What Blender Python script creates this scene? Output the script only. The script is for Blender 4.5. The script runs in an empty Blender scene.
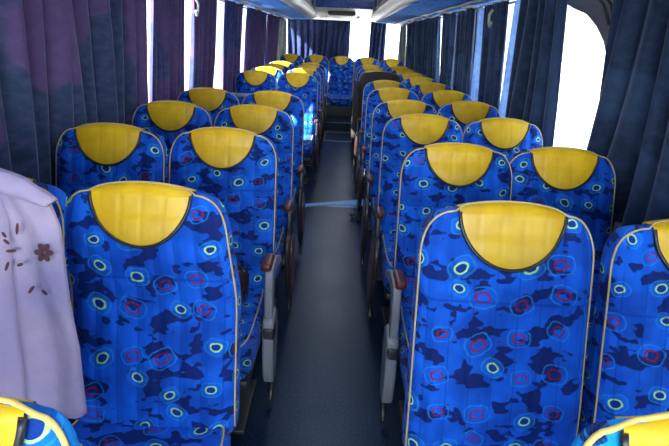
import bpy, math, random
from mathutils import Vector, Matrix, noise
C = bpy.context.scene.collection
PI = math.pi
R = math.radians
random.seed(7)

# ------------------------------------------------------------------ node helpers
class NT:
    def __init__(s, name):
        s.m = bpy.data.materials.new(name); s.m.use_nodes = True
        s.t = s.m.node_tree; s.t.nodes.clear()
        s.out = s.n('ShaderNodeOutputMaterial')
    def n(s, typ, **kw):
        o = s.t.nodes.new(typ)
        for k, v in kw.items(): setattr(o, k, v)
        return o
    def l(s, a, b): s.t.links.new(a, b)
    def setin(s, sock, v):
        if isinstance(v, bpy.types.NodeSocket): s.l(v, sock)
        else: sock.default_value = v
    def math(s, op, a, b=None, c=None, clamp=False):
        o = s.n('ShaderNodeMath', operation=op); o.use_clamp = clamp
        s.setin(o.inputs[0], a)
        if b is not None: s.setin(o.inputs[1], b)
        if c is not None: s.setin(o.inputs[2], c)
        return o.outputs[0]
    def vmath(s, op, a, b=None, scale=None):
        o = s.n('ShaderNodeVectorMath', operation=op)
        s.setin(o.inputs[0], a)
        if b is not None: s.setin(o.inputs[1], b)
        if scale is not None: s.setin(o.inputs['Scale'], scale)
        return o
    def mix(s, f, a, b):
        o = s.n('ShaderNodeMix', data_type='RGBA')
        s.setin(o.inputs[0], f); s.setin(o.inputs[6], a); s.setin(o.inputs[7], b)
        return o.outputs[2]
    def sstep(s, x, lo, hi, a=0.0, b=1.0):
        o = s.n('ShaderNodeMapRange', interpolation_type='SMOOTHSTEP')
        s.setin(o.inputs[0], x); o.inputs[1].default_value = lo; o.inputs[2].default_value = hi
        o.inputs[3].default_value = a; o.inputs[4].default_value = b
        return o.outputs[0]
    def band(s, x, c, w, soft=.02):
        d = s.math('ABSOLUTE', s.math('SUBTRACT', x, c))
        return s.sstep(d, w, w + soft, 1.0, 0.0)
    def pbsdf(s, col, rough=.6, metal=0., **kw):
        b = s.n('ShaderNodeBsdfPrincipled')
        s.setin(b.inputs['Base Color'], col); s.setin(b.inputs['Roughness'], rough)
        b.inputs['Metallic'].default_value = metal
        for k, v in kw.items(): s.setin(b.inputs[k], v)
        s.l(b.outputs[0], s.out.inputs[0])
        return b
    def bump(s, h, strength=.3, dist=.003):
        o = s.n('ShaderNodeBump'); o.inputs['Strength'].default_value = strength
        o.inputs['Distance'].default_value = dist; s.l(h, o.inputs['Height'])
        return o.outputs[0]
    def noise(s, vec, scale, detail=2., rough=.5, typ='3D'):
        o = s.n('ShaderNodeTexNoise'); o.noise_dimensions = typ
        if vec is not None: s.l(vec, o.inputs['Vector'])
        o.inputs['Scale'].default_value = scale; o.inputs['Detail'].default_value = detail
        o.inputs['Roughness'].default_value = rough
        return o.outputs[0]

def rgb(r, g, b): return (r, g, b, 1.)

def plain(name, col, rough=.5, metal=0., nscale=40, var=.12, bump=.15, **kw):
    t = NT(name)
    tc = t.n('ShaderNodeTexCoord').outputs['Object']
    n = t.noise(tc, nscale, 3)
    f = t.math('MULTIPLY_ADD', n, 2 * var, 1 - var)
    c = t.vmath('SCALE', rgb(*col)[:3], scale=f).outputs[0]
    b = t.pbsdf(c, rough, metal, **kw)
    t.l(t.bump(n, bump, .002), b.inputs['Normal'])
    return t.m

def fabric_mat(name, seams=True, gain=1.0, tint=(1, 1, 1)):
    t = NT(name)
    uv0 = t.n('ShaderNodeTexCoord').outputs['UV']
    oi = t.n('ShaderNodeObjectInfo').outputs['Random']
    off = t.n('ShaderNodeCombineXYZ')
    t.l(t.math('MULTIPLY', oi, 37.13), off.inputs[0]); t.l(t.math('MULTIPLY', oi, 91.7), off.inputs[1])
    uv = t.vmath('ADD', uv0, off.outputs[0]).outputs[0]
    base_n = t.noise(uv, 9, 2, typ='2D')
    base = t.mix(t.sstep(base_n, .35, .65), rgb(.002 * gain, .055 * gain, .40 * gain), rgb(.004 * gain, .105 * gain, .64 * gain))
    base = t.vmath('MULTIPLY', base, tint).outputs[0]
    # fine woven chequer
    wv = t.n('ShaderNodeTexWave', wave_type='BANDS', bands_direction='DIAGONAL'); wv.inputs['Scale'].default_value = 85
    t.l(uv0, wv.inputs['Vector'])
    base = t.mix(t.math('MULTIPLY', wv.outputs['Fac'], .20), base, rgb(.0, .16, .66))
    # navy ragged blobs, stretched sideways
    mp = t.n('ShaderNodeMapping'); mp.inputs['Scale'].default_value = (.8, 1.3, 1); t.l(uv, mp.inputs[0])
    nb = t.noise(mp.outputs[0], 15, 2.4, .62, '2D')
    chk = t.n('ShaderNodeTexChecker'); chk.inputs['Scale'].default_value = 260; t.l(uv0, chk.inputs['Vector'])
    dk = t.sstep(nb, .54, .57)
    dk = t.math('MULTIPLY', dk, t.math('MULTIPLY_ADD', chk.outputs['Fac'], .15, .82))
    col = t.mix(dk, base, rgb(.002, .008, .085))
    # motifs in voronoi cells
    def motifs(col, cell, shift, thr):
        S = 1. / cell
        p = t.vmath('SCALE', t.vmath('ADD', uv, (shift, shift * .7, 0)).outputs[0], scale=S).outputs[0]
        v = t.n('ShaderNodeTexVoronoi', voronoi_dimensions='2D', feature='F1'); v.inputs['Scale'].default_value = 1
        v.inputs['Randomness'].default_value = .55; t.l(p, v.inputs['Vector'])
        d = t.vmath('SUBTRACT', p, v.outputs['Position']).outputs[0]
        sep = t.n('ShaderNodeSeparateColor'); t.l(v.outputs['Color'], sep.inputs[0])
        rr, gg, bb = sep.outputs
        rot = t.n('ShaderNodeVectorRotate', rotation_type='Z_AXIS'); t.l(d, rot.inputs['Vector'])
        t.l(t.math('MULTIPLY_ADD', gg, 1.3, -.65), rot.inputs['Angle'])
        # lime / red size variation
        sz = t.math('MULTIPLY_ADD', bb, .35, .86)
        q = t.vmath('MULTIPLY', rot.outputs[0], (1.0, 1.32, 0)).outputs[0]
        wob = t.math('MULTIPLY_ADD', t.noise(p, 5, 1, typ='2D'), .07, -.035)
        rad = t.math('ADD', t.math('MULTIPLY', t.vmath('LENGTH', q).outputs['Value'], sz), wob)
        qs = t.n('ShaderNodeSeparateXYZ'); t.l(q, qs.inputs[0])
        def pw(x): return t.math('POWER', t.math('ABSOLUTE', x), 3.)
        box = t.math('POWER', t.math('ADD', pw(qs.outputs[0]), pw(qs.outputs[1])), .3333)
        box = t.math('ADD', t.math('MULTIPLY', box, sz), wob)
        is_l = t.math('GREATER_THAN', rr, thr)
        is_r = t.math('SUBTRACT', 1., is_l)
        halo = t.sstep(rad, .18, .42, 1., 0.)
        col = t.mix(t.math('MULTIPLY', t.math('MULTIPLY', halo, is_l), .55), col, rgb(.0, .15, .66))
        col = t.mix(t.math('MULTIPLY', t.math('MULTIPLY', t.band(box, .30, .010, .022), .50), 1.), col, rgb(.02, .26, .72))
        ins = t.math('MULTIPLY', t.sstep(rad, .15, .17, 1., 0.), is_l)
        col = t.mix(ins, col, rgb(.0, .03, .22))
        ring = t.math('MULTIPLY', t.band(rad, .155, .018, .016), is_l)
        col = t.mix(ring, col, rgb(.36, .66, .24))
        red = t.math('MULTIPLY', t.band(box, .145, .015, .022), is_r)
        col = t.mix(t.math('MULTIPLY', red, .85), col, rgb(.20, .008, .030))
        return col
    col = motifs(col, .096, 0., .40)
    nrm_h = t.noise(uv0, 420, 1, typ='2D')
    if seams:
        s = t.n('ShaderNodeSeparateXYZ'); t.l(uv0, s.inputs[0])
        fx = t.math('PINGPONG', t.math('ADD', s.outputs[0], .0275), .0275)
        vs = t.math('MULTIPLY', t.sstep(fx, .0, .0035, 1., 0.), t.sstep(s.outputs[1], .52, .56, 1., .35))
        hs = t.band(s.outputs[1], .43, .0015, .004)
        sm = t.math('MAXIMUM', vs, hs)
        col = t.mix(t.math('MULTIPLY', sm, .45), col, rgb(.0, .02, .2))
        soft = t.sstep(fx, .0, .02); softh = t.sstep(t.math('ABSOLUTE', t.math('SUBTRACT', s.outputs[1], .43)), 0., .025)
        hgt = t.math('ADD', t.math('MULTIPLY', t.math('MINIMUM', soft, softh), 2.), t.math('MULTIPLY', nrm_h, .25))
    else:
        hgt = nrm_h
    b = t.pbsdf(col, .75)
    b.inputs['Specular IOR Level'].default_value = .18
    b.inputs['Sheen Weight'].default_value = .04; b.inputs['Sheen Roughness'].default_value = .4
    t.l(t.bump(hgt, .55, .004), b.inputs['Normal'])
    return t.m

def curtain_mat(name, a, b_, thr, trans=.06, scale=2.2):
    t = NT(name)
    uv = t.n('ShaderNodeTexCoord').outputs['UV']
    oi = t.n('ShaderNodeObjectInfo').outputs['Random']
    off = t.n('ShaderNodeCombineXYZ'); t.l(t.math('MULTIPLY', oi, 23.), off.inputs[0]); t.l(t.math('MULTIPLY', oi, 51.), off.inputs[1])
    p = t.vmath('ADD', uv, off.outputs[0]).outputs[0]
    n = t.noise(p, scale, 1.2, .4, '2D')
    c = t.mix(t.sstep(n, thr - .02, thr + .02), rgb(*a), rgb(*b_))
    fine = t.noise(uv, 26, 4, .65, '2D')
    c = t.mix(t.sstep(fine, .35, .75, 0., .35), c, rgb(*[min(1, (x + y) * .5 * 1.9 + .006) for x, y in zip(a, b_)]))
    pb = t.pbsdf(c, .85); pb.inputs['Sheen Weight'].default_value = .5; pb.inputs['Sheen Roughness'].default_value = .35
    pb.inputs['Sheen Tint'].default_value = rgb(.5, .6, .85); pb.inputs['Specular IOR Level'].default_value = .1
    t.l(t.bump(t.noise(uv, 300, 2, typ='2D'), .2, .001), pb.inputs['Normal'])
    tr = t.n('ShaderNodeBsdfTranslucent'); t.l(c, tr.inputs[0])
    mx = t.n('ShaderNodeMixShader'); mx.inputs[0].default_value = trans
    t.l(pb.outputs[0], mx.inputs[1]); t.l(tr.outputs[0], mx.inputs[2]); t.l(mx.outputs[0], t.out.inputs[0])
    return t.m

M = {}
M['fabric'] = fabric_mat('seat_fabric')
M['fabric_plain'] = fabric_mat('seat_fabric_cushion', seams=False)
M['near_fabric_lit'] = fabric_mat('seat_fabric_lit', gain=1.4, tint=(1, 1.9, .75))  # same seat fabric with the strong front light put into its colour

def vinyl():
    t = NT('yellow_vinyl')
    uv = t.n('ShaderNodeTexCoord').outputs['UV']
    s = t.n('ShaderNodeSeparateXYZ'); t.l(uv, s.inputs[0])
    oi = t.n('ShaderNodeObjectInfo').outputs['Random']
    fx = t.math('PINGPONG', t.math('ADD', s.outputs[0], .027), .027)
    seam = t.sstep(fx, 0., .006, 1., 0.)
    n = t.noise(uv, 14, 3, typ='2D')
    c = t.mix(t.sstep(n, .3, .7), rgb(.66, .40, .008), rgb(.76, .48, .012))
    c = t.mix(t.math('MULTIPLY', seam, .12), c, rgb(.40, .27, .01))
    c = t.vmath('SCALE', c, scale=t.math('MULTIPLY_ADD', oi, .25, .80)).outputs[0]
    b = t.pbsdf(c, .38); b.inputs['Specular IOR Level'].default_value = .4
    h = t.math('ADD', t.sstep(fx, 0., .012), t.math('MULTIPLY', t.noise(uv, 60, 3, typ='2D'), .25))
    t.l(t.bump(h, .16, .004), b.inputs['Normal'])
    return t.m
M['vinyl'] = vinyl()
M['black_pipe'] = plain('black_piping', (.012, .014, .02), .4)
M['cream_pipe'] = plain('cream_piping', (.46, .38, .17), .5)
M['gold_pipe'] = plain('gold_piping', (.70, .48, .12), .4)
M['black_plastic'] = plain('black_plastic', (.02, .022, .026), .35)
M['grey_plastic'] = plain('grey_plastic', (.17, .19, .22), .42, nscale=15, var=.08)
M['wood'] = plain('reddish_brown_plastic', (.085, .020, .014), .3, nscale=20, var=.3)
M['steel'] = plain('steel', (.45, .47, .5), .35, .9)
M['cream'] = plain('cream_panel', (.44, .43, .38), .4, nscale=3, var=.04, bump=.02)
M['grey_panel'] = plain('grey_panel', (.20, .20, .21), .5, nscale=3, var=.08, bump=.05)
M['dark_panel'] = plain('dark_panel', (.035, .04, .045), .5, nscale=6)
M['wall'] = plain('wall_panel', (.10, .11, .14), .7, nscale=8)
M['rubber'] = plain('black_rubber', (.015, .015, .017), .6)

def floor_mat():
    t = NT('speckled_floor')
    tc = t.n('ShaderNodeTexCoord').outputs['Object']
    n = t.noise(tc, 110, 3, .75); big = t.noise(tc, 2.2, 3)
    c = t.mix(t.sstep(n, .42, .62), rgb(.0015, .005, .016), rgb(.008, .024, .062))
    c = t.vmath('SCALE', c, scale=t.math('MULTIPLY_ADD', big, .3, .85)).outputs[0]
    b = t.pbsdf(c, t.sstep(t.noise(tc, 3, 2), .3, .7, .30, .34)); b.inputs['Specular IOR Level'].default_value = .3; b.inputs['Specular Tint'].default_value = rgb(.45, .68, 1.)
    t.l(t.bump(n, .15, .001), b.inputs['Normal'])
    return t.m
M['floor'] = floor_mat()

def blue_panel_mat(name, a, b_, sc=34, thr=.52):
    t = NT(name)
    tc = t.n('ShaderNodeTexCoord').outputs['Object']
    n = t.noise(tc, sc, 4, .65)
    c = t.mix(t.sstep(n, thr - .08, thr + .08), rgb(*a), rgb(*b_))
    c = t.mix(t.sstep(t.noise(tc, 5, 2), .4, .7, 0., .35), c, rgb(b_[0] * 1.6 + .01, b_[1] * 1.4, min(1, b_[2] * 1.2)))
    t.pbsdf(c, .8)
    return t.m
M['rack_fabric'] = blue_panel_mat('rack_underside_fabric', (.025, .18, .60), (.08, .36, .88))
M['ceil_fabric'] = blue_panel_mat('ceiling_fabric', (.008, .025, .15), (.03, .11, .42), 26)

M['curt_l'] = curtain_mat('curtain_plum_navy', (.025, .046, .095), (.085, .054, .145), .49)
M['curt_l2'] = curtain_mat('curtain_plum', (.036, .046, .12), (.080, .050, .13), .42)
M['curt_r'] = curtain_mat('curtain_navy', (.016, .030, .062), (.028, .054, .112), .52)
M['curt_b'] = curtain_mat('curtain_rear_navy', (.020, .028, .085), (.030, .045, .12), .5, .10)
M['lining'] = curtain_mat('curtain_lining', (.14, .25, .55), (.18, .32, .62), .5, .28)
M['lining_o'] = curtain_mat('curtain_lining_olive', (.16, .17, .16), (.22, .23, .20), .5, .4)
M['jacket'] = plain('dark_jacket_cloth', (.016, .011, .012), .85, nscale=60)
M['jacket_lining'] = plain('pale_jacket_lining', (.62, .50, .42), .7)
M['bag'] = plain('dark_bag_vinyl', (.03, .022, .022), .22, nscale=12)
def shirt_mat():
    t = NT('pale_pink_cotton')
    tc = t.n('ShaderNodeTexCoord').outputs['Object']
    n = t.noise(tc, 5, 3)
    c = t.mix(t.sstep(n, .35, .68), rgb(.44, .38, .58), rgb(.58, .48, .62))
    b = t.pbsdf(c, .8); b.inputs['Specular IOR Level'].default_value = .2
    h = t.math('ADD', t.noise(tc, 11, 4, .6), t.math('MULTIPLY', t.noise(tc, 600, 1), .05))
    t.l(t.bump(h, .5, .02), b.inputs['Normal'])
    tr = t.n('ShaderNodeBsdfTranslucent'); t.l(c, tr.inputs[0])
    mx = t.n('ShaderNodeMixShader'); mx.inputs[0].default_value = .15
    t.l(b.outputs[0], mx.inputs[1]); t.l(tr.outputs[0], mx.inputs[2]); t.l(mx.outputs[0], t.out.inputs[0])
    return t.m
M['shirt'] = shirt_mat()
M['embroidery'] = plain('brown_embroidery', (.10, .035, .05), .7)
def glass_mat():
    t = NT('window_glass')
    tr = t.n('ShaderNodeBsdfTransparent'); tr.inputs[0].default_value = rgb(.93, .96, .97)
    g = t.n('ShaderNodeBsdfGlossy'); g.inputs['Roughness'].default_value = .02
    fr = t.n('ShaderNodeFresnel'); fr.inputs[0].default_value = 1.45
    mx = t.n('ShaderNodeMixShader'); t.l(t.math('MULTIPLY', fr.outputs[0], .5), mx.inputs[0])
    t.l(tr.outputs[0], mx.inputs[1]); t.l(g.outputs[0], mx.inputs[2]); t.l(mx.outputs[0], t.out.inputs[0])
    return t.m
M['glass'] = glass_mat()

# ------------------------------------------------------------------ mesh helpers
class MB:
    def __init__(s): s.v = []; s.f = []; s.uv = {}
    def add(s, vs, fs, uvs=None):
        o = len(s.v); s.v += [tuple(p) for p in vs]; s.f += [tuple(i + o for i in f) for f in fs]
        if uvs:
            for i, u in enumerate(uvs): s.uv[o + i] = u
        return s
    def grid(s, fn, nu, nv, uvfn=None, closed_u=False):
        vs = []; uvs = []
        for j in range(nv):
            for i in range(nu):
                vs.append(fn(i, j)); uvs.append(uvfn(i, j) if uvfn else (0, 0))
        fs = []
        for j in range(nv - 1):
            for i in range(nu if closed_u else nu - 1):
                i2 = (i + 1) % nu
                fs.append((j * nu + i, j * nu + i2, (j + 1) * nu + i2, (j + 1) * nu + i))
        return s.add(vs, fs, uvs if uvfn else None)
    def box(s, x0, x1, y0, y1, z0, z1, r=0.):
        if r <= 0:
            vs = [(x, y, z) for z in (z0, z1) for y in (y0, y1) for x in (x0, x1)]
            return s.add(vs, [(0, 2, 3, 1), (4, 5, 7, 6), (0, 1, 5, 4), (2, 6, 7, 3), (0, 4, 6, 2), (1, 3, 7, 5)])
        # rounded box as superellipsoid-like loops
        cx, cy, cz = (x0 + x1) / 2, (y0 + y1) / 2, (z0 + z1) / 2
        hx, hy, hz = (x1 - x0) / 2, (y1 - y0) / 2, (z1 - z0) / 2
        r = min(r, hx, hy, hz)
        N = 24; K = 4; rows = []
        for a in range(2 * K + 2):
            top = a > K
            th = (a / K * 90 - 90) if not top else ((a - K - 1) / K * 90)
            zz = (hz - r) * (1 if top else -1) + r * math.sin(R(th)); ins = r * (1 - math.cos(R(th)))
            loop = []
            for q, (sx, sy) in enumerate(((1, 1), (-1, 1), (-1, -1), (1, -1))):
                for k in range(N // 4):
                    ph = R(q * 90 + k / (N // 4 - 1) * 90)
                    rr = max(r - ins, .0001)
                    loop.append((cx + sx * (hx - r) + rr * math.cos(ph), cy + sy * (hy - r) + rr * math.sin(ph), cz + zz))
            rows.append(loop)
        o = []
        for l in rows: o += l
        fs = [(j * N + i, j * N + (i + 1) % N, (j + 1) * N + (i + 1) % N, (j + 1) * N + i) for j in range(len(rows) - 1) for i in range(N)]
        fs.append(tuple(reversed(range(N)))); fs.append(tuple((len(rows) - 1) * N + i for i in range(N)))
        return s.add(o, fs)
    def tube(s, pts, rad, n=8, closed=False):
        pts = [Vector(p) for p in pts]; L = len(pts); rads = rad if isinstance(rad, (list, tuple)) else [rad] * L
        up = Vector((0, 0, 1)); vs = []; prev = None
        for i, p in enumerate(pts):
            a = pts[(i - 1) % L] if (closed or i > 0) else p; b = pts[(i + 1) % L] if (closed or i < L - 1) else p
            d = (b - a).normalized()
            ref = prev if prev is not None else (Vector((0, 0, 1)) if abs(d.z) < .9 else Vector((1, 0, 0)))
            u = (ref - d * ref.dot(d)); u = u.normalized() if u.length > 1e-6 else d.orthogonal().normalized()
            prev = u; w = d.cross(u)
            for k in range(n):
                an = 2 * PI * k / n; vs.append(p + (u * math.cos(an) + w * math.sin(an)) * rads[i])
        fs = []
        for j in range(L if closed else L - 1):
            j2 = (j + 1) % L
            for k in range(n): fs.append((j * n + k, j * n + (k + 1) % n, j2 * n + (k + 1) % n, j2 * n + k))
        if not closed:
            fs.append(tuple(reversed(range(n)))); fs.append(tuple((L - 1) * n + k for k in range(n)))
        return s.add(vs, fs)
    def prism(s, poly, x0, x1, axis='x'):
        n = len(poly)
        def P(a, b, c): return (c, a, b) if axis == 'x' else ((a, c, b) if axis == 'y' else (a, b, c))
        vs = [P(a, b, x0) for a, b in poly] + [P(a, b, x1) for a, b in poly]
        fs = [tuple(range(n)), tuple(reversed(range(n, 2 * n)))] + [(i, i + n, (i + 1) % n + n, (i + 1) % n) for i in range(n)]
        return s.add(vs, fs)
    def build(s, name, mat, parent=None, smooth=True, loc=None, auto=None):
        me = bpy.data.meshes.new(name); me.from_pydata(s.v, [], s.f); me.update()
        if s.uv:
            l = me.uv_layers.new(name='UVMap')
            for lp in me.loops: l.data[lp.index].uv = s.uv.get(lp.vertex_index, (0, 0))
        me.materials.append(mat)
        o = bpy.data.objects.new(name, me); C.objects.link(o)
        if smooth:
            for p in me.polygons: p.use_smooth = True
            if auto is not None:
                me.set_sharp_from_angle(angle=R(auto))
        if parent is not None: o.parent = parent
        if loc is not None: o.location = loc
        return o

def bmfix(o):
    import bmesh
    b = bmesh.new(); b.from_mesh(o.data); bmesh.ops.recalc_face_normals(b, faces=b.faces); b.to_mesh(o.data); b.free()
    return o

def tag(o, label, cat, group=None, kind=None):
    if label: o['label'] = label
    if cat: o['category'] = cat
    if group: o['group'] = group
    if kind: o['kind'] = kind
    return o
def empty(name, loc=(0, 0, 0), rz=0.):
    o = bpy.data.objects.new(name, None); C.objects.link(o); o.location = loc; o.rotation_euler = (0, 0, rz)
    o.empty_display_size = .1
    return o
def tumble(z): return .08 * max(0., z - .78)
def struct(name, mb, mat, smooth=False):
    if mat is M.get('glass') or name in ('wall_left', 'wall_right'):
        mb.v = [((x - math.copysign(tumble(z), x)) if abs(x) > 1.13 and name != 'window_17' else x, y, z) for x, y, z in mb.v]
    o = mb.build(name, mat, None, smooth); bmfix(o); o['kind'] = 'structure'; return o
def copy_tree(o, parent=None):
    c = o.copy(); C.objects.link(c)
    if parent is not None: c.parent = parent
    for ch in list(o.children): copy_tree(ch, c)
    return c

# ------------------------------------------------------------------ SEAT
TILT = math.tan(R(15))
class Seat:
    """Backrest front top edge is at local (0,0,top); passengers face -Y."""
    def __init__(s, top=1.08, base=.43, W=.219, t=.095, k=1.0):
        s.top, s.base, s.W, s.t, s.k = top, base, W, t, k
        s.H = (top - base) * math.sqrt(1 + TILT * TILT)
        s.ca = 1 / math.sqrt(1 + TILT * TILT); s.sa = TILT * s.ca
    def w(s, q):
        k = s.k
        c = .125 * s.H / .68 if s.H > .68 else .125
        lo = s.H - c
        if q <= lo:
            return (s.W + .010 * (1 - q / lo) * .4) * k
        f = min(1., (q - lo) / c)
        return (s.wt + (s.W - s.wt) * math.sqrt(max(0, 1 - f ** 2.1))) * k
    def th(s, q):
        f = q / s.H
        t = s.t * (1.15 - .2 * f)
        if f > .93: t *= 1 - .55 * ((f - .93) / .07) ** 2
        return t
    def bulge(s, x, q):      # forward puff of the front face, with side bolsters
        f = q / s.H
        u = min(1., abs(x) / s.W)
        return .020 * math.sin(PI * min(1, f * 1.05 + .05)) ** .5 * (1 - u * u * .3) + .012 * math.exp(-((u - .82) / .16) ** 2) * (1 - .5 * f) + .010 * math.exp(-((f - .22) / .18) ** 2)
    skew = 0.; wt = .140; xw = .129
    def to3(s, x, q, d):     # d = depth behind front reference plane
        z = s.base + q * s.ca
        if s.skew: g = max(0., min(1., (q / s.H - .5) / .4)); x = x + s.skew * g * g * (3 - 2 * g)
        y = -(s.H - q) * s.sa + d
        # normal of the plane is (-ca in y, sa in z): keep horizontal depth for simplicity
        return (x, y, z)
    def drop(s, x, q):
        f = max(0., (q / s.H - .7) / .3)
        return .014 * (min(abs(x), .13) / .128) ** 2 * f
    def front(s, x, q, off=0.):
        w = s.w(min(q, s.H)); u = min(1., abs(x) / w)
        e = (1 - u ** 5) ** .3
        d = s.th(q) / 2 * (1 - e) - s.bulge(x, q) * e - off
        return s.to3(x, q - s.drop(x, q), d)

def loops(S, q0=0., q1=None, NR=34, N=56, grow=0.):
    q1 = S.H if q1 is None else q1
    rows = []
    for j in range(NR):
        f = j / (NR - 1); f = 1 - (1 - f) ** 1.5 if True else f
        q = q0 + (q1 - q0) * f
        w = S.w(min(q, S.H)) + grow; t = S.th(min(q, S.H))
        row = []
        for i in range(N):
            a = 2 * PI * i / N
            c, sn = math.cos(a), math.sin(a)
            x = w * math.copysign(abs(c) ** .42, c)
            u = abs(x) / w
            e = (1 - min(1, u) ** 5) ** .3
            if sn <= 0: d = t / 2 * (1 - e) - S.bulge(x, q) * e - grow
            else: d = t / 2 + t / 2 * e + grow
            row.append((x, q, d))
        rows.append(row)
    return rows

def backrest(S, mat, parent, name='backrest'):
    N = 56; NR = 34; rows = loops(S)
    mb = MB()
    def fn(i, j): x, q, d = rows[j][i]; return S.to3(x, q - S.drop(x, q), d)
    def uvf(i, j):
        x, q, d = rows[j][i]
        return (x + math.copysign(max(0, d), x), q)
    mb.grid(fn, N, NR, uvf, closed_u=True)
    # cap
    o = (NR - 1) * N; vs = []; uvs = []
    top = [mb.v[o + i] for i in range(N)]
    cy = sum(p[1] for p in top) / N
    for sc, dz in ((.8, .004), (.4, .007)):
        for p in top: vs.append((p[0] * (1 - (1 - sc) * .25), cy + (p[1] - cy) * sc, p[2] + dz)); uvs.append((p[0], S.H + .01))
    b = len(mb.v); mb.add(vs, [], uvs)
    for r0, r1 in ((o, b), (b, b + N)):
        for i in range(N): mb.f.append((r0 + i, r0 + (i + 1) % N, r1 + (i + 1) % N, r1 + i))
    mb.f.append(tuple(b + N + i for i in range(N)))
    mb.f.append(tuple(reversed(range(N))))
    return mb.build(name, mat, parent)

def piping(S, mat, parent, name='piping', rad=.0028):
    pts = []
    qs = [S.H * (.02 + .98 * (1 - (1 - k / 26) ** 1.6)) for k in range(27)]
    for q in qs:
        w = S.w(q); pts.append(S.front(w * .985, q, .004))
    xt = S.w(S.H) * .985
    topx = [xt * (1 - 2 * k / 12) for k in range(1, 12)]
    for x in topx:
        p = Vector(S.front(x, S.H, 0)); t = S.th(S.H); pts.append((p.x, p.y + t * .55, p.z + .003 + .007 * (1 - (x / S.wt) ** 4)))
    for q in reversed(qs):
        w = S.w(q); pts.append(S.front(-w * .985, q, .004))
    return MB().tube(pts, rad, 6).build(name, mat, parent)

def headrest(S, parent, name='headrest', pipe=True):
    NA, NB = 25, 22
    xw, dep = S.xw, .146
    def low(x): return S.H - dep * (max(0., 1 - (abs(x) / xw) ** 2.05)) ** .55
    mb = MB()
    def fn(i, j):
        a = -1 + 2 * i / (NA - 1); x = xw * math.sin(a * PI / 2)
        b = j / (NB - 1); lo = low(x)
        if b <= .6:
            q = lo + (S.H - lo) * (b / .6)
            r2 = (x / xw) ** 2 + ((S.H - q) / dep) ** 2
            off = .004 + .008 * max(0., 1 - r2 ** 2)
            return S.front(x, q, off)
        # over the top and a short way down the back
        g = (b - .6) / .4
        p = Vector(S.front(x, S.H, 0)); t = S.th(S.H)
        puff = .002 + .006 * (1 - (x / xw) ** 4); of = .004
        if g < .5:
            an = g / .5 * PI
            return (p.x, p.y + t / 2 * (1 - math.cos(an)) + (-of * math.cos(an)), p.z + puff * math.sin(an) + .002)
        h = (g - .5) / .5
        return (p.x, p.y + t + of + h * .004, p.z + .002 - h * .10 * (1 - (x / xw) ** 4 * .6))
    def uvf(i, j):
        p = fn(i, j); return (p[0], p[2] - p[1])
    mb.grid(fn, NA, NB, uvf)
    h = mb.build(name, M['vinyl'], parent)
    if pipe:
        pts = []
        for i in range(31):
            x = xw * math.sin((-1 + 2 * i / 30) * PI / 2); pts.append(S.front(x, low(x), .006))
        MB().tube(pts, .0048, 6).build('edge_piping', M['black_pipe'], h)
    return h

def cushion(parent, S, W=.219, y0=-.60, y1=-.10, z0=.30, z1=.455, mat=None):
    mb = MB(); N = 40; rows = []
    prof = [(-.0, 0.), (.02, .0)]
    NL = 14
    yc, hy = (y0 + y1) / 2, (y1 - y0) / 2
    for j in range(NL):
        f = j / (NL - 1)
        an = f * PI - PI / 2
        zz = (z0 + z1) / 2 + (z1 - z0) / 2 * math.copysign(abs(math.sin(an)) ** .5, math.sin(an))
        sc = abs(math.cos(an)) ** .18 if 0 < j < NL - 1 else .55
        row = []
        for i in range(N):
            a = 2 * PI * i / N; c, sn = math.cos(a), math.sin(a)
            x = W * sc * math.copysign(abs(c) ** .35, c); y = yc + hy * sc * math.copysign(abs(sn) ** .35, sn)
            z = zz
            if f > .5:
                z += .012 * (abs(x) / W) ** 2 - .018 * max(0, (yc - y) / hy) ** 4
            row.append((x, y, z))
        rows.append(row)
    mb.grid(lambda i, j: rows[j][i], N, NL, lambda i, j: (rows[j][i][0] + math.copysign(1, rows[j][i][0]) * (z1 - rows[j][i][2]) * .5, rows[j][i][1] + (z1 - rows[j][i][2]) * -1), closed_u=True)
    o = (NL - 1) * N; mb.f.append(tuple(o + i for i in range(N))); mb.f.append(tuple(reversed(range(N))))
    cu = mb.build('cushion', mat or M['fabric_plain'], parent)
    pts = []
    row = rows[NL - 4]
    MB().tube([(p[0] * 1.004, p[1], p[2] + .002) for p in row], .003, 6, closed=True).build('cushion_piping', M['cream_pipe'], cu)
    return cu

def base_parts(root, W=.2):
    mb = MB(); mb.box(-.19, .19, -.56, -.12, .262, .302, .012)
    bmfix(mb.build('seat_frame', M['black_plastic'], root))
    mb = MB(); mb.box(-.05, .05, -.42, -.30, .015, .27, .01); mb.box(-.16, .16, -.50, -.20, 0., .022, .006)
    bmfix(mb.build('pedestal', M['black_plastic'], root))

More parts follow.
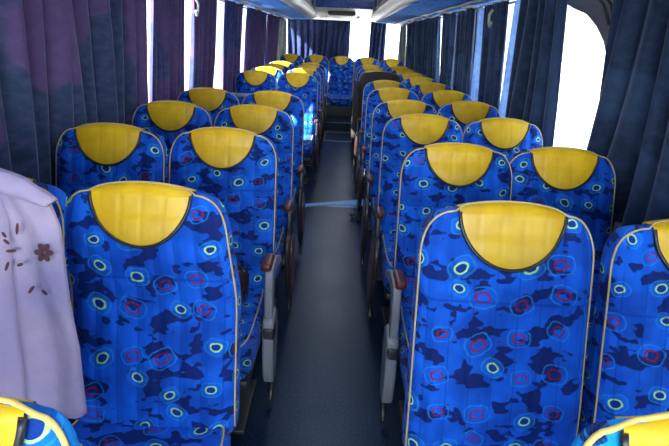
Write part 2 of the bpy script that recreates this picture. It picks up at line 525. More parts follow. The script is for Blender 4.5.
def armrest(root, side, style):
    """side=+1 puts the armrest on the +X side. Arm, inlay pad, grey side cover."""
    x0 = side * .236
    # armrest: curved beam from backrest forward
    w_ = .015 if style == 'near' else .012
    dz = -.02 if style == 'near' else -.04
    poly = [(-.375, .615), (-.365, .655), (-.31, .664), (-.22, .655), (-.10, .60), (-.08, .56), (-.20, .60), (-.285, .610), (-.315, .58), (-.325, .52), (-.33, .44), (-.375, .44), (-.388, .52)]
    mb = MB(); mb.prism([(y, z + dz) for y, z in poly], x0 - w_, x0 + w_)
    arm = bmfix(mb.build('armrest', M['grey_plastic'] if style == 'near' else M['black_plastic'], root, True, auto=35))
    mod = arm.modifiers.new('b', 'BEVEL'); mod.width = .007; mod.segments = 3; mod.limit_method = 'ANGLE'
    xp = x0 - side * .012
    mb = MB(); mb.box(xp - .020, xp + .020, -.366, -.255, .650 + dz, .682 + dz, .012)
    bmfix(mb.build('arm_pad', M['wood'], arm))
    sx = side * .236
    if style == 'near':
        poly = [(-.39, .44), (-.32, .47), (-.27, .43), (-.28, .30), (-.30, .20), (-.33, .155), (-.385, .16), (-.405, .20), (-.41, .30)]
        mb = MB(); mb.prism(poly, sx - .022, sx + .020)
        sc = bmfix(mb.build('side_cover', M['grey_plastic'], root, True, auto=35))
        mod = sc.modifiers.new('b', 'BEVEL'); mod.width = .010; mod.segments = 3; mod.limit_method = 'ANGLE'
        mb = MB(); mb.box(sx - .020, sx + .020, -.40, -.30, .345, .415, .01)
        bmfix(mb.build('hinge_block', M['black_plastic'], sc))
    else:
        ov = [(-.29 + .15 * math.copysign(abs(math.cos(a)) ** .8, math.cos(a)) - .05 * math.sin(a), .30 + .22 * math.copysign(abs(math.sin(a)) ** .8, math.sin(a))) for a in [2 * PI * k / 28 for k in range(28)]]
        iv = [(-.29 + (y + .29) * .72, .30 + (z - .30) * .76) for y, z in ov]
        mb = MB(); mb.prism(ov, sx - .014, sx + .012)
        sc = bmfix(mb.build('side_cover', M['black_plastic'], root, True, auto=35))
        mod = sc.modifiers.new('b', 'BEVEL'); mod.width = .008; mod.segments = 2; mod.limit_method = 'ANGLE'
        mb = MB(); mb.prism(iv, sx + side * .010, sx + side * .016)
        bmfix(mb.build('inlay', M['wood'], sc, True, auto=35))
    for c_ in root.children:
        if c_.name.startswith('cushion'): c_.scale = (.93, 1, 1)
    # lower bar
    mb = MB(); mb.tube([(side * .235, -.16, .30), (side * .235, -.30, .06), (side * .235, -.34, .03)], .012, 8)
    mb.build('foot_bar', M['black_plastic'], root)

def make_seat(kind, style='far', near_mat=False, pipe=None, skew=0.):
    root = empty('passenger_seat')
    S = Seat(top=1.066, t=.03 if near_mat else .095); S.skew = skew
    if near_mat: S.wt = .176; S.xw = .162; S.W = .212
    backrest(S, M['near_fabric_lit'] if near_mat else M['fabric'], root)
    piping(S, pipe or M['cream_pipe'], root.children[0], rad=.0034 if near_mat else .0028)
    headrest(S, root)
    cushion(root, S)
    base_parts(root)
    if kind == 'L': armrest(root, 1, style)
    if kind == 'R': armrest(root, -1, style)
    return root

Y0L, Y0R, PITCH = 1.148, 1.112, .7406
AX, WX = .4485, .8934
def yl(k): return Y0L + PITCH * k - (1.034 if k > 5 else 0)
def yr(k): return Y0R + PITCH * k

protos = {}
def place(kind, style, x, y, label, group, near=False, dz=0., rz=0., sc=1., skew=0.):
    key = (kind, style, near, skew)
    if key not in protos:
        protos[key] = make_seat(kind, style, near, M['gold_pipe'] if near else None, skew); o = protos[key]
    else:
        o = copy_tree(protos[key])
    o.location = (x, y, dz); o.rotation_euler = (0, 0, rz); o.scale = (1, 1, sc)
    tag(o, label, 'seat', group)
    return o

G = 'blue patterned passenger seats in rows along the bus'
# nearest, cut off by the lower corners of the picture
place('W', 'near', -.448, .385, 'nearest left seat, only its glossy yellow headrest and brightly lit blue shoulder showing', G, near=True, sc=1.012)
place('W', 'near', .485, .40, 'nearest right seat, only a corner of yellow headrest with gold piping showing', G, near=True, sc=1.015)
L_aisle = {
 0: 'large front left aisle seat with lime rings beside the hanging pink shirt',
 1: 'left aisle seat directly behind the large front left one, dark bag on its cushion',
 2: 'third full seat back along the left side of the aisle',
 3: 'fourth full seat back along the left side of the aisle, before the door gap',
 7: 'first left aisle seat beyond the door gap',
 8: 'second left aisle seat beyond the door gap',
 9: 'third left aisle seat beyond the door gap',
 10: 'left aisle seat just in front of the rear bench'}
L_win = {
 0: 'left window seat covered by the hanging pink shirt',
 1: 'left window seat below the plum curtain, behind the shirt',
 2: 'second uncovered seat back along the left windows',
 3: 'third uncovered left window seat back, before the door gap',
 7: 'first left window seat beyond the door gap',
 8: 'second left window seat beyond the door gap',
 9: 'third left window seat beyond the door gap, headrest in shade',
 10: 'left window seat just in front of the rear bench'}
R_aisle = {
 0: 'large front right aisle seat with wide yellow headrest and cream piping',
 1: 'right aisle seat directly behind the large front right one, grey armrest',
 2: 'third full seat back along the right side of the aisle',
 3: 'fourth full seat back along the right side of the aisle',
 4: 'fifth seat back along the right side of the aisle',
 5: 'right aisle seat just in front of the black jacket',
 6: 'right aisle seat with the black jacket over its back',
 7: 'first right aisle seat behind the black jacket',
 8: 'second right aisle seat behind the black jacket',
 9: 'right aisle seat just in front of the rear bench'}
R_win = {
 0: 'front right window seat cut by the right edge of the picture',
 1: 'right window seat beside the bright window gap, below the navy curtain',
 2: 'second right window seat back from the bright window gap',
 3: 'third right window seat back from the bright window gap',
 4: 'fourth right window seat back from the bright window gap',
 5: 'fifth right window seat back from the bright window gap',
 6: 'right window seat beside the black jacket',
 7: 'first right window seat behind the row with the black jacket',
 8: 'second right window seat behind the row with the black jacket',
 9: 'right window seat just in front of the rear bench'}
DY = {('L', 0): .02, ('L', 1): .03, ('R', 3): -.10, ('R', 0): .0, ('R', 1): -.02}
for k, lb in L_aisle.items():
    place('W' if k == 0 else 'L', 'near' if k < 2 else 'far', -AX, yl(k) + DY.get(('L', k), 0), lb, G, skew=-.034 if k == 0 else 0., sc=.988 if k == 0 else 1.)
for k, lb in L_win.items(): place('W', 'far', -WX, yl(k), lb, G)
for k, lb in R_aisle.items():
    place('W' if k == 0 else 'R', 'near' if k < 2 else 'far', AX + {1: .032, 2: .018}.get(k, 0.), yr(k) + DY.get(('R', k), 0), lb, G)
for k, lb in R_win.items(): place('W', 'far', WX + (.035 if k == 0 else 0), yr(k), lb, G, sc=.98 if k == 0 else 1.)

# rear bench: five joined seats on the raised platform
def make_bench():
    root = empty('bench_seat')
    S = Seat(top=1.12 - .13, base=.31, W=.226)
    backrest(S, M['fabric'], root); piping(S, M['cream_pipe'], root.children[0], rad=.005); headrest(S, root)
    cushion(root, S, W=.229, y0=-.62, y1=-.10, z0=.19, z1=.345)
    mb = MB(); mb.box(-.225, .225, -.58, -.12, 0., .2, .01); bmfix(mb.build('plinth', M['dark_panel'], root))
    return root
BL = ['leftmost rear bench seat beside the left rear corner', 'rear bench seat second from left, before the navy rear curtain',
      'middle rear bench seat at the end of the aisle, cushion in view', 'rear bench seat just right of the middle one, below the bright rear window',
      'rightmost rear bench seat beside the narrow rear curtain']
b0 = None
for i in range(5):
    o = b0 = make_bench() if i == 0 else None
    if i == 0: bench0 = o
    else: o = copy_tree(bench0)
    o.location = ((i - 2) * .462, 9.25, .13)
    tag(o, BL[i], 'seat', 'joined seats of the rear bench')

# ------------------------------------------------------------------ SHELL
XW = 1.22; YF, YB = -2.2, 10.2
ZS, ZT = .78, 1.74      # window sill and head
mb = MB(); mb.box(-XW - .05, XW + .05, YF, YB + .1, -.06, 0.); struct('floor', mb, M['floor'])
mb = MB(); mb.box(-XW, XW, 8.02, YB, 0., .13); struct('floor_rear_platform', mb, M['floor'])
mb = MB(); mb.box(-.24, .24, 7.995, 8.045, .118, .137, .004); tag(mb.build('step_nosing', M['black_plastic']), 'grey strip along the edge of the rear aisle step', 'trim')
# floor hatch before the step
mb = MB()
for a in (((-.215, 7.12), (.215, 7.14)), ((-.215, 7.86), (.215, 7.88))): mb.box(a[0][0], a[1][0], a[0][1], a[1][1], 0., .006)
for a in ((-.215, -.20), (.20, .215)): mb.box(a[0], a[1], 7.14, 7.86, 0., .006)
hp = mb.build('floor_hatch', M['grey_plastic'], None, False); tag(hp, 'framed floor hatch in the aisle before the rear step', 'hatch')
pillL = [-2.2, -.9, .9, 2.45, 4.25, 5.5, 6.9, 8.35, 10.2]
pillR = [-2.2, -.9, 1.35, 3.05, 4.55, 5.45, 7.3, 8.6, 10.2]
for side, nm, pl in ((-1, 'left', pillL), (1, 'right', pillR)):
    a, b = sorted((side * XW, side * (XW + .05)))
    mb = MB(); mb.box(a, b, YF, YB, 0., ZS); mb.box(a, b, YF, YB, ZT, 2.1)
    for y in pl: mb.box(a, b, y - .05, y + .05, ZS, ZT)
    struct('wall_' + nm, mb, M['wall'])
    mb = MB(); xx = side * (XW - .045); mb.box(*sorted((xx, side * XW)), YF, YB, ZS - .05, ZS, .0); struct('trim_' + ('1' if side < 0 else '2'), mb, M['grey_panel'])
nw = 0
for side, pl in ((-1, pillL), (1, pillR)):
    for i in range(len(pl) - 1):
        nw += 1
        x = side * (XW + .03)
        mb = MB(); mb.box(x - .003, x + .003, pl[i] + .05, pl[i + 1] - .05, ZS, ZT); struct('window_%d' % nw, mb, M['glass'])
# rear wall with wide window
mb = MB(); mb.box(-XW, XW, YB, YB + .05, 0, 1.02); mb.box(-XW, XW, YB, YB + .05, 1.76, 2.1)
for x0, x1 in ((-XW, -1.12), (1.12, XW)): mb.box(x0, x1, YB, YB + .05, 1.02, 1.76)
mb.box(.60, .66, YB, YB + .05, 1.02, 1.76)
struct('wall_back', mb, M['wall'])
mb = MB(); mb.box(-1.12, 1.12, YB + .02, YB + .026, 1.02, 1.76); struct('window_%d' % (nw + 1), mb, M['glass'])
# front: windscreen opening behind the camera
mb = MB(); mb.box(-XW, XW, YF - .05, YF, 0, .75); mb.box(-XW, XW, YF - .05, YF, 2.02, 2.1); mb.box(-XW, -XW + .08, YF - .05, YF, .75, 2.02); mb.box(XW - .08, XW, YF - .05, YF, .75, 2.02)
struct('wall_front', mb, M['dark_panel'])
mb = MB(); mb.box(-XW, XW, YF - .03, YF - .024, .75, 2.02); struct('window_%d' % (nw + 2), mb, M['glass'])
# ceiling: curved blue-black panel between the racks
mb = MB()
def cf(i, j):
    u = -1 + 2 * i / 16; return (u * XW, YF + (9.35 - YF) * j / 20, 2.06 - .05 * u ** 4)
mb.grid(cf, 17, 21)
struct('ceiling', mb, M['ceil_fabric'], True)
mb = MB(); mb.box(-XW - .05, XW + .05, YF - .05, YB + .1, 2.1, 2.14); struct('ceiling_outer_skin', mb, M['wall'])
# rear bulkhead: cream moulding sloping down to the rear window head
mb = MB()
prof = [(9.24, 1.935), (9.36, 1.915), (9.62, 1.875), (9.9, 1.83), (10.05, 1.775), (10.19, 1.745)]
mb.grid(lambda i, j: (-XW + 2 * XW * i / 20, prof[j][0], prof[j][1] - .03 * abs(-1 + 2 * i / 20) ** 3), 21, len(prof))
struct('trim_3', mb, M['cream'], True)
mb = MB(); mb.grid(lambda i, j: (-.95 + 1.9 * i / 20, [9.24, 9.20, 9.02, 8.8][j], [1.93, 1.955, 2.02, 2.06][j]), 21, 4)
struct('trim_4', mb, M['ceil_fabric'], True)
v = empty('ceiling_vent', (-.04, 9.62, 1.875))
mb = MB(); mb.box(-.25, .25, -.13, .10, -.045, .01, .012); bmfix(mb.build('housing', M['dark_panel'], v))
mb = MB()
for k in range(5): mb.box(-.22, .22, -.12 + k * .045, -.105 + k * .045, -.05, -.044)
mb.build('grille', M['black_plastic'], v, False)
tag(v, 'dark rectangular vent box in the cream rear bulkhead', 'vent')
for x in (-.33, .27):
    l = MB().tube([(x, 9.93, 1.828), (x, 9.91, 1.805)], .03, 16).build('spot_lamp', M['steel']); tag(l, 'small round lamp on the cream bulkhead, ' + ('left' if x < 0 else 'right') + ' of the vent box', 'lamp')

# luggage racks
def rack(side):
    nm = 'left' if side < 0 else 'right'
    r = empty('luggage_rack', (side * .86, 4., 1.73))
    def P(x, y, z): return (side * x - side * .86, y - 4., z - 1.73)
    y0, y1 = -1.9, 9.45
    def sheet(prof, name, mat, ny=24, sag=0.):
        mb = MB()
        mb.grid(lambda i, j: P(prof[i][0], y0 + (y1 - y0) * j / (ny - 1), prof[i][1] + (sag * math.sin(j * 2.1) * .5)), len(prof), ny)
        o = bmfix(mb.build(name, mat, r)); sol = o.modifiers.new('s', 'SOLIDIFY'); sol.thickness = .008
        return o
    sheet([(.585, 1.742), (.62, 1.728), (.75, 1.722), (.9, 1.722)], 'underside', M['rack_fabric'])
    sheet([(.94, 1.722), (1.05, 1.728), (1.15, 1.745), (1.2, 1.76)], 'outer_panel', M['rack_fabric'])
    mb = MB(); mb.tube([P(.92, y0 + (y1 - y0) * j / 60, 1.718 + .004 * math.sin(j * 1.7)) for j in range(61)], .010, 6); mb.build('light_strip', M['cream'], r)
    sheet([(.50, 1.86), (.495, 1.82), (.51, 1.775), (.545, 1.745), (.59, 1.735), (.60, 1.75)], 'fascia', M['cream'])
    sheet([(.50, 1.862), (.53, 1.95), (.60, 2.045)], 'inner_panel', M['dark_panel'])
    # divider brackets
    for k in range(8):
        yy = 1.2 + k * 1.1
        mb = MB(); mb.box(*sorted((side * .49 - side * .86, side * .525 - side * .86)), yy - 4, yy + .05 - 4, .13, .30, .006); bmfix(mb.build('bracket', M['grey_plastic'], r))
    for k in range(7):
        yy = 2.2 + k * 1.05
        s = empty('reading_light_panel'); s.parent = r; s.location = P(1.03, yy, 1.722)
        mb = MB(); mb.box(-.05, .05, -.10, .10, -.012, .004, .005); bmfix(mb.build('housing', M['cream'], s))
        mb = MB(); mb.tube([(0, -.04, -.012), (0, -.04, -.02)], .018, 12); mb.tube([(0, .04, -.012), (0, .04, -.02)], .018, 12); mb.build('nozzle', M['black_plastic'], s)
    tag(r, ('blue fabric luggage rack above the plum curtains on the left' if side < 0 else 'blue fabric luggage rack above the navy curtains on the right'), 'luggage rack')
rack(-1); rack(1)
# curtain rails
for side in (-1, 1):
    mb = MB(); mb.tube([(side * 1.115, YF + .1 + k * .5, 1.705) for k in range(25)], .009, 8)
    tag(mb.build('curtain_rail', M['steel']), 'metal curtain rail over the %s windows' % ('left' if side < 0 else 'right'), 'rail')

# ------------------------------------------------------------------ CURTAINS
def curtain(side, ya, yb, mat, label, group, lam=.085, amp=.026, lean=(0., 0.), x=1.135, zt=1.715, zb=.70, seed=0, lining=None, rear=False, pinch=0.):
    """ya..yb along the wall; lean = how far the two edges wander at the hem"""
    rnd = random.Random(seed * 7 + 3)
    NU = max(30, int((yb - ya) / lam * 12)); NV = 26
    ph = rnd.random() * 6
    lams = [lam * (.75 + .5 * rnd.random()) for _ in range(64)]
    # cumulative phase
    phs = [ph]
    for i in range(1, NU):
        phs.append(phs[-1] + 2 * PI * (yb - ya) / NU / lams[int(i / NU * 60)])
    def fn(i, j):
        u = i / (NU - 1); h = j / (NV - 1)        # h 0 = top
        z = zt + (zb - zt) * h
        ea = lean[0] * h ** 1.2; eb = lean[1] * h ** 1.2
        y = ya + ea + (yb + eb - ya - ea) * u
        mid = (ya + yb) / 2
        y = mid + (y - mid) * (1 - pinch * math.exp(-((h - .05) / .06) ** 2))
        a = amp * (.55 + .55 * h)
        off = a * math.sin(phs[i] + 1.1 * math.sin(h * 2.4 + u * 4 + seed)) + .5 * a * math.sin(phs[i] * .43 + 1.3 * h + seed)
        y += .25 * lam * math.cos(phs[i]) * (.4 + .6 * h) * .5
        if rear: return (y, x + off, z)
        off -= tumble(z) - .025
        return (side * (x + off), y, z)
    mb = MB(); mb.grid(fn, NU, NV, lambda i, j: ((yb - ya) * i / (NU - 1) * 1.0, (zt - zb) * (1 - j / (NV - 1))))
    o = mb.build('curtain', mat)
    s = o.modifiers.new('s', 'SOLIDIFY'); s.thickness = .003; s.offset = 0
    if lining:
        l0, l1, sl = lining
        mb = MB()
        def lf(i, j):
            u = i / 11; h = j / 19; z = zt - .01 + (zb - zt) * h
            wdt = (l1 - l0)
            return (side * (x + .035 - tumble(z) + .012 * math.sin(u * 9 + h * 2)), l0 + sl * h + wdt * u * (1 - .0 * h), z)
        mb.grid(lf, 12, 20, lambda i, j: (i / 11 * .1, j / 19)); mb.build('lining', M['lining'], o)
    tag(o, label, 'curtain', group)
    return o
gl, gr = 'plum and navy curtains along the left windows', 'navy curtains along the right windows'
curtain(-1, -.2, .9, M['curt_l'], 'foremost left curtain beside the photographer, mostly outside the picture', gl, seed=9)
curtain(-1, .95, 2.06, M['curt_l'], 'wide navy and plum curtain behind the pink shirt at the left edge', gl, seed=1, lam=.15, amp=.036, lean=(0, -.03))
curtain(-1, 2.03, 2.94, M['curt_l'], 'plum curtain with navy top, above the first uncovered left window seat', gl, seed=2, lam=.15, amp=.036, lean=(0, .02))
curtain(-1, 2.99, 3.60, M['curt_l2'], 'gathered plum curtain between the first two bright left gaps', gl, seed=3, lam=.10, lean=(0, -.02), pinch=.0)
curtain(-1, 3.79, 4.50, M['curt_l2'], 'plum curtain between the second and third bright left gaps', gl, seed=4)
curtain(-1, 4.84, 5.66, M['curt_l2'], 'plum curtain between the third and fourth bright left gaps', gl, seed=5)
curtain(-1, 5.98, 7.35, M['curt_l2'], 'long plum curtain beyond the fourth bright left gap', gl, seed=6)
curtain(-1, 7.5, 8.75, M['curt_l2'], 'dark plum curtain, last coloured one before the left rear corner', gl, seed=7)
curtain(-1, 8.85, 9.5, M['lining_o'], 'sunlit grey-green curtain in the left rear corner', gl, seed=8)
curtain(1, .5, 1.30, M['curt_r'], 'foremost right curtain beside the photographer, mostly outside the picture', gr, seed=19)
curtain(1, 1.36, 2.14, M['curt_r'], 'wide slate navy curtain at the right edge, in front of the bright gap', gr, seed=11, lam=.15, amp=.034, lean=(0, .13))
curtain(1, 2.60, 3.24, M['curt_r'], 'navy curtain just behind the wide bright window gap', gr, seed=12, lam=.13, lean=(0, .10), lining=(3.28, 3.41, .12))
curtain(1, 3.48, 4.02, M['curt_r'], 'navy curtain with a small white hook at its top', gr, seed=13, lining=(4.06, 4.28, .05), lean=(0, .0))
curtain(1, 4.30, 4.90, M['curt_r'], 'navy curtain beside a pale blue fold, fourth from the right edge', gr, seed=14, lining=(4.94, 5.05, 0.0))
curtain(1, 5.14, 5.70, M['curt_r'], 'narrow navy curtain before the thin bright slit', gr, seed=15)
curtain(1, 5.92, 7.5, M['curt_r'], 'long navy curtain behind the thin bright slit', gr, seed=16)
curtain(1, 7.56, 8.8, M['curt_r'], 'far navy curtain at the back of the right side', gr, seed=17)
curtain(1, 9.1, 9.5, M['lining_o'], 'sunlit grey-green curtain in the right rear corner', gr, seed=18)
curtain(1, -1.08, .13, M['curt_b'], 'wide navy curtain across the left of the rear window', 'navy curtains of the rear window', x=10.05, rear=True, zt=1.755, zb=1.0, seed=21, lam=.12)
curtain(1, .53, .83, M['curt_b'], 'narrow navy curtain between the two bright rear panes', 'navy curtains of the rear window', x=10.05, rear=True, zt=1.755, zb=1.0, seed=22, lam=.09)

# hooks
for (s_, y_, z_, lb) in ((1, 3.76, 1.62, 'small white plastic hook at the top of a right navy curtain'), (-1, 3.80, 1.60, 'small pale tieback loop beside the second bright left gap'), (-1, 9.0, 1.50, 'white tieback hanging by the left rear corner')):
    mb = MB(); xx = s_ * 1.06
    mb.tube([(xx, y_ - .02, z_ + .05), (xx - s_ * .01, y_ + .01, z_ + .02), (xx, y_ + .03, z_ - .03), (xx, y_ + .0, z_ - .06), (xx, y_ - .03, z_ - .03)], .010, 8)
    o = mb.build('curtain_hook', M['cream']); tag(o, lb, 'hook')

# grey slotted panel in the upper corner of the right window gap
p = empty('air_vent_panel', (1.135, 2.3, 1.55))
pp = [(2.85, 1.72), (2.72, 1.655), (2.60, 1.622), (2.45, 1.59), (2.33, 1.535), (2.24, 1.475), (2.17, 1.40), (2.12, 1.30), (1.95, 1.30), (1.95, 1.72)]
mb = MB(); mb.prism([(y - 2.3, z - 1.55) for y, z in pp], .0, .025)
bmfix(mb.build('panel', M['grey_panel'], p))
for k in range(2):
    mb = MB(); mb.tube([(-.004, .10 - k * .06, .12), (-.004, .0 - k * .06, .07), (-.004, -.08 - k * .05, -.01)], .006, 6)
    mb.build('slot', M['dark_panel'], p)
tag(p, 'grey slotted trim panel in the top corner of the bright right window', 'panel')

# ------------------------------------------------------------------ black jacket over the sixth right seat
j = empty('jacket', (AX, yr(6), 0))
S = Seat()
rows = loops(S, .18, None, 22, 56, grow=.016)
mb = MB()
def jf(i, jx):
    x, q, d = rows[jx][i]; p_ = S.to3(x, q - S.drop(x, q) + .03 * (jx / 21), d)
    nn = noise.noise(Vector((p_[0] * 9, p_[1] * 9, p_[2] * 9))) * .012
    return (p_[0] * (1 + nn), p_[1] + nn, p_[2] + (.02 * math.sin(i * .9) if jx == 0 else 0))
mb.grid(jf, 56, 22, closed_u=True); mb.f.append(tuple(21 * 56 + i for i in range(56)))
mb.build('body', M['jacket'], j)
mb = MB()
NS = 14
mb.tube([(-.262 + .004 * math.sin(k), -.10 - .012 * k, 1.0 - .045 * k) for k in range(NS)], [.03 + .012 * math.sin(k / NS * PI) for k in range(NS)], 12); mb.build('sleeve', M['jacket'], j)
mb = MB(); mb.tube([(-.285 + .003 * math.sin(k * 2), -.15 - .012 * k, .84 - .045 * k) for k in range(8)], [.008 + .008 * math.sin(k / 8 * PI) for k in range(8)], 8); mb.build('lining', M['jacket_lining'], j)
tag(j, 'black jacket with pale lining draped over a right aisle seat back', 'jacket')

# ------------------------------------------------------------------ bag on second left seat
b = empty('bag', (-.36, 1.62, .462))
mb = MB()
def bf(i, jx):
    a = 2 * PI * i / 24; h = jx / 9; an = h * PI
    r_ = .085 * math.sin(an) ** .6 * (1 + .12 * noise.noise(Vector((math.cos(a) * 2, math.sin(a) * 2, h * 3))))
    return (r_ * .75 * math.cos(a), r_ * math.sin(a), .075 - .075 * math.cos(an))
mb.grid(bf, 24, 10, closed_u=True); bmfix(mb.build('body', M['bag'], b))
mb = MB(); mb.tube([(-.03 + .06 * k / 10, 0, .145 + .045 * math.sin(k / 10 * PI)) for k in range(11)], .006, 8); mb.build('handle', M['black_plastic'], b)
tag(b, 'small dark glossy bag on the cushion of the second left aisle seat', 'bag')

r = empty('grab_rail', (-.66, 3.72, 0))
MB().tube([(-.42, 0, .0), (-.42, 0, .95), (-.38, 0, 1.0), (.08, 0, 1.0), (.12, 0, .95), (.12, 0, 0.)], .014, 10).build('rail', M['steel'], r)
mb = MB(); mb.box(-.40, .10, -.008, .008, .12, .86, .004); mb.build('panel', M['grey_panel'], r)
tag(r, 'steel rail behind the fourth left row, before the door gap', 'rail')
# seat belt loop on the aisle floor
mb = MB(); mb.tube([(.215, 3.80, .02), (.17, 3.82, .03), (.15, 3.86, .035), (.17, 3.90, .02), (.20, 3.88, .012), (.235, 3.83, .05)], .012, 8)
tag(mb.build('seat_belt', M['rubber']), 'short black seat belt end curled beside the right aisle seats', 'seat belt')

# ------------------------------------------------------------------ pink shirt hanging over the left window seat
sh = empty('shirt', (-.9, 1.0, 1.1))
def sheet(outline_l, outline_r, name, yfun, parent, folds=6., amp=.012, NU=34, NV=44, mat=None, seed=0.):
    """outline_l / outline_r: lists of (x, z) from top to bottom (world), yfun(x, z) the depth"""
    def interp(o, t):
        f = t * (len(o) - 1); i = min(int(f), len(o) - 2); g = f - i
        g2 = g
        return (o[i][0] + (o[i + 1][0] - o[i][0]) * g2, o[i][1] + (o[i + 1][1] - o[i][1]) * g2)
    mb = MB()
    def fn(i, jx):
        u = i / (NU - 1); h = jx / (NV - 1)
        a = interp(outline_l, h); b_ = interp(outline_r, h)
        x = a[0] + (b_[0] - a[0]) * u; z = a[1] + (b_[1] - a[1]) * u
        e = math.sin(PI * u) ** .5 if 0 < u < 1 else 0
        y = yfun(x, z) - amp * (math.sin(u * folds + 1.5 * math.sin(h * 3 + seed) + seed) * (.3 + .7 * h)) - .025 * e
        y -= .008 * noise.noise(Vector((x * 9, z * 6, seed))) + .006 * abs(noise.noise(Vector((x * 16 + z * 9, z * 7 - x * 6, seed + 3))))
        return (x + .9, y - 1.0, z - 1.1)
    mb.grid(fn, NU, NV)
    o = mb.build(name, mat or M['shirt'], parent); sd = o.modifiers.new('s', 'SOLIDIFY'); sd.thickness = .003
    return o
def ysh(x, z): return 1.148 - TILT * (1.08 - z) - .055
sheet([(-1.12, 1.13), (-1.12, .95), (-1.12, .7), (-1.12, .50)], [(-.70, 1.075), (-.68, .93), (-.66, .72), (-.645, .53)], 'body', ysh, sh, 9., .012, seed=1.)
sheet([(-.79, 1.10), (-.745, 1.0), (-.73, .83), (-.715, .7), (-.70, .545)], [(-.655, 1.045), (-.628, .99), (-.606, .833), (-.58, .713), (-.567, .552)], 'sleeve', lambda x, z: ysh(x, z) - .022, sh, 7., .015, seed=2.5)
sheet([(-1.10, 1.10), (-.95, 1.10), (-.80, 1.075), (-.72, 1.06), (-.645, 1.043)], [(-1.10, 1.17), (-.95, 1.165), (-.80, 1.125), (-.70, 1.10), (-.628, 1.054)], 'collar', lambda x, z: ysh(x, z) - .035, sh, 3., .003, NU=12, NV=26, seed=.4)
# cut-work flowers
def petal(mb, x, z, ang, L, W):
    c, s_ = math.cos(ang), math.sin(ang); N = 10; vs = []
    for k in range(N):
        a = 2 * PI * k / N; px, pz = L * math.cos(a), W * math.sin(a)
        X, Z = x + px * c - pz * s_, z + px * s_ + pz * c
        vs.append((X + .9, ysh(X, Z) - .066 - 1.0, Z - 1.1))
    mb.add(vs, [tuple(range(N))])
FL = (-.645, .945)
mb = MB()
for k in range(6): petal(mb, FL[0] + .013 * math.cos(k * 1.05), FL[1] + .013 * math.sin(k * 1.05), k * 1.05, .010, .0068)
mb.build('flower_embroidery', M['embroidery'], sh, False)
for dx, dz, a, L in ((-.06, .05, 1.5, .014), (-.085, .02, -.6, .009), (-.075, -.0, 0.1, .013), (-.085, -.035, 1.2, .012), (-.055, -.03, .3, .008), (-.03, -.085, .9, .012), (.0, -.09, -.7, .009), (-.09, .035, -.9, .008)):
    mb = MB(); petal(mb, FL[0] + dx, FL[1] + dz, a, L, .004); mb.build('leaf_embroidery', M['embroidery'], sh, False)
tag(sh, 'pale pink shirt with brown flower embroidery hanging over the left window seat', 'shirt')

# ------------------------------------------------------------------ OUTSIDE
t = NT('pale_ground'); tc = t.n('ShaderNodeTexCoord').outputs['Object']
t.pbsdf(t.mix(t.noise(tc, .3, 3), rgb(.45, .44, .42), rgb(.62, .61, .58)), .9)
mb = MB(); mb.box(-120, 120, -60, 120, -1.4, -1.3)
struct('ground', mb, t.m)
bl = empty('building', (70, 62, -1.3))
mb = MB(); mb.box(-6, 6, -14, 14, 0, 4.2); mb.build('wall', plain('pale_render', (.75, .76, .78), .8, nscale=1), bl, False)
mb = MB(); mb.prism([(-14.6, 4.2), (14.6, 4.2), (13, 5.4), (-13, 5.4)], -6.6, 6.6); bmfix(mb.build('roof', plain('pale_roof', (.5, .5, .52), .8, nscale=1), bl, False))
for k in range(6):
    mb = MB(); mb.box(-6.05, -5.98, -12 + k * 4.4, -10 + k * 4.4, 1.2, 2.8); mb.build('window', M['dark_panel'], bl, False)
tag(bl, 'low pale building far outside the bright right window', 'building')

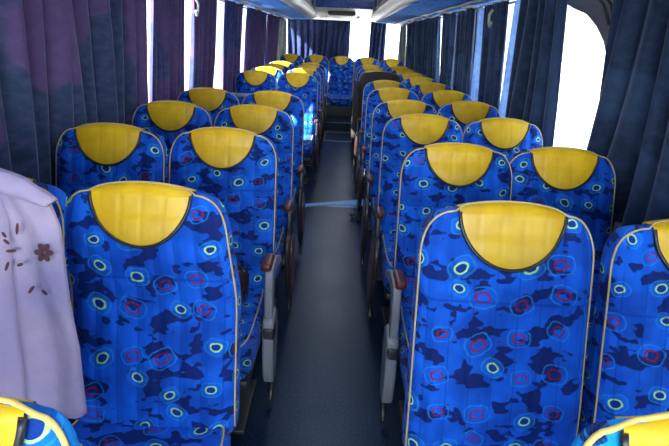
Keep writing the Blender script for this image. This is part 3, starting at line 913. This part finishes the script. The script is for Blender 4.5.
# ------------------------------------------------------------------ LIGHT
w = bpy.data.worlds.new('World'); bpy.context.scene.world = w; w.use_nodes = True
nt = w.node_tree; bg = nt.nodes['Background']
tc = nt.nodes.new('ShaderNodeTexCoord'); sp = nt.nodes.new('ShaderNodeSeparateXYZ'); nt.links.new(tc.outputs['Generated'], sp.inputs[0])
rp = nt.nodes.new('ShaderNodeValToRGB'); nt.links.new(sp.outputs[2], rp.inputs[0])
rp.color_ramp.elements[0].color = (.95, .95, .93, 1); rp.color_ramp.elements[0].position = 0.
rp.color_ramp.elements[1].color = (.55, .72, 1., 1); rp.color_ramp.elements[1].position = .7
nt.links.new(rp.outputs[0], bg.inputs[0]); bg.inputs[1].default_value = 5.0
sd = bpy.data.lights.new('sun', 'SUN'); sd.energy = 60; sd.angle = R(.6); sd.color = (1, .95, .86)
so = bpy.data.objects.new('sun', sd); C.objects.link(so)
so.rotation_euler = Vector((.72, .32, -.66)).to_track_quat('-Z', 'Y').to_euler()
# daylight entering by the windscreen
for nm, loc, d, sx, sy, e in (('windscreen_daylight', (0, YF + .05, 1.42), (0, 1, -.12), 2.2, 1.2, 105),):
    a = bpy.data.lights.new(nm, 'AREA'); a.shape = 'RECTANGLE'; a.size = sx; a.size_y = sy; a.energy = e; a.color = (.92, .96, 1.)
    o = bpy.data.objects.new(nm, a); C.objects.link(o); o.location = loc; o.rotation_euler = Vector(d).to_track_quat('-Z', 'Y').to_euler()
# fill lamps added under the ceiling to even out the light, no fixtures
for k in range(4):
    a = bpy.data.lights.new('ceiling_fill', 'AREA'); a.shape = 'RECTANGLE'; a.size = .5; a.size_y = 1.6; a.energy = 9; a.color = (.93, .96, 1.)
    o = bpy.data.objects.new('ceiling_fill', a); C.objects.link(o); o.location = (0, 1.2 + 2.2 * k, 2.03); o.rotation_euler = (0, 0, 0)

# ------------------------------------------------------------------ CAMERA
cd = bpy.data.cameras.new('camera'); cam = bpy.data.objects.new('camera', cd); C.objects.link(cam)
cd.sensor_width = 36.; cd.lens = 481.1 / 669 * 36; cd.clip_start = .05; cd.clip_end = 400
cam.location = (.0154, 0, 1.4326)
ROLL = R(2.82)
cam.matrix_world = Matrix.Translation(cam.location) @ Matrix.Rotation(R(90 - 21.0), 4, 'X') @ Matrix.Rotation(ROLL, 4, 'Z')
bpy.context.scene.camera = cam
vs = bpy.context.scene.view_settings
vs.view_transform = 'Standard'; vs.look = 'None'; vs.exposure = 0.; vs.gamma = 1.
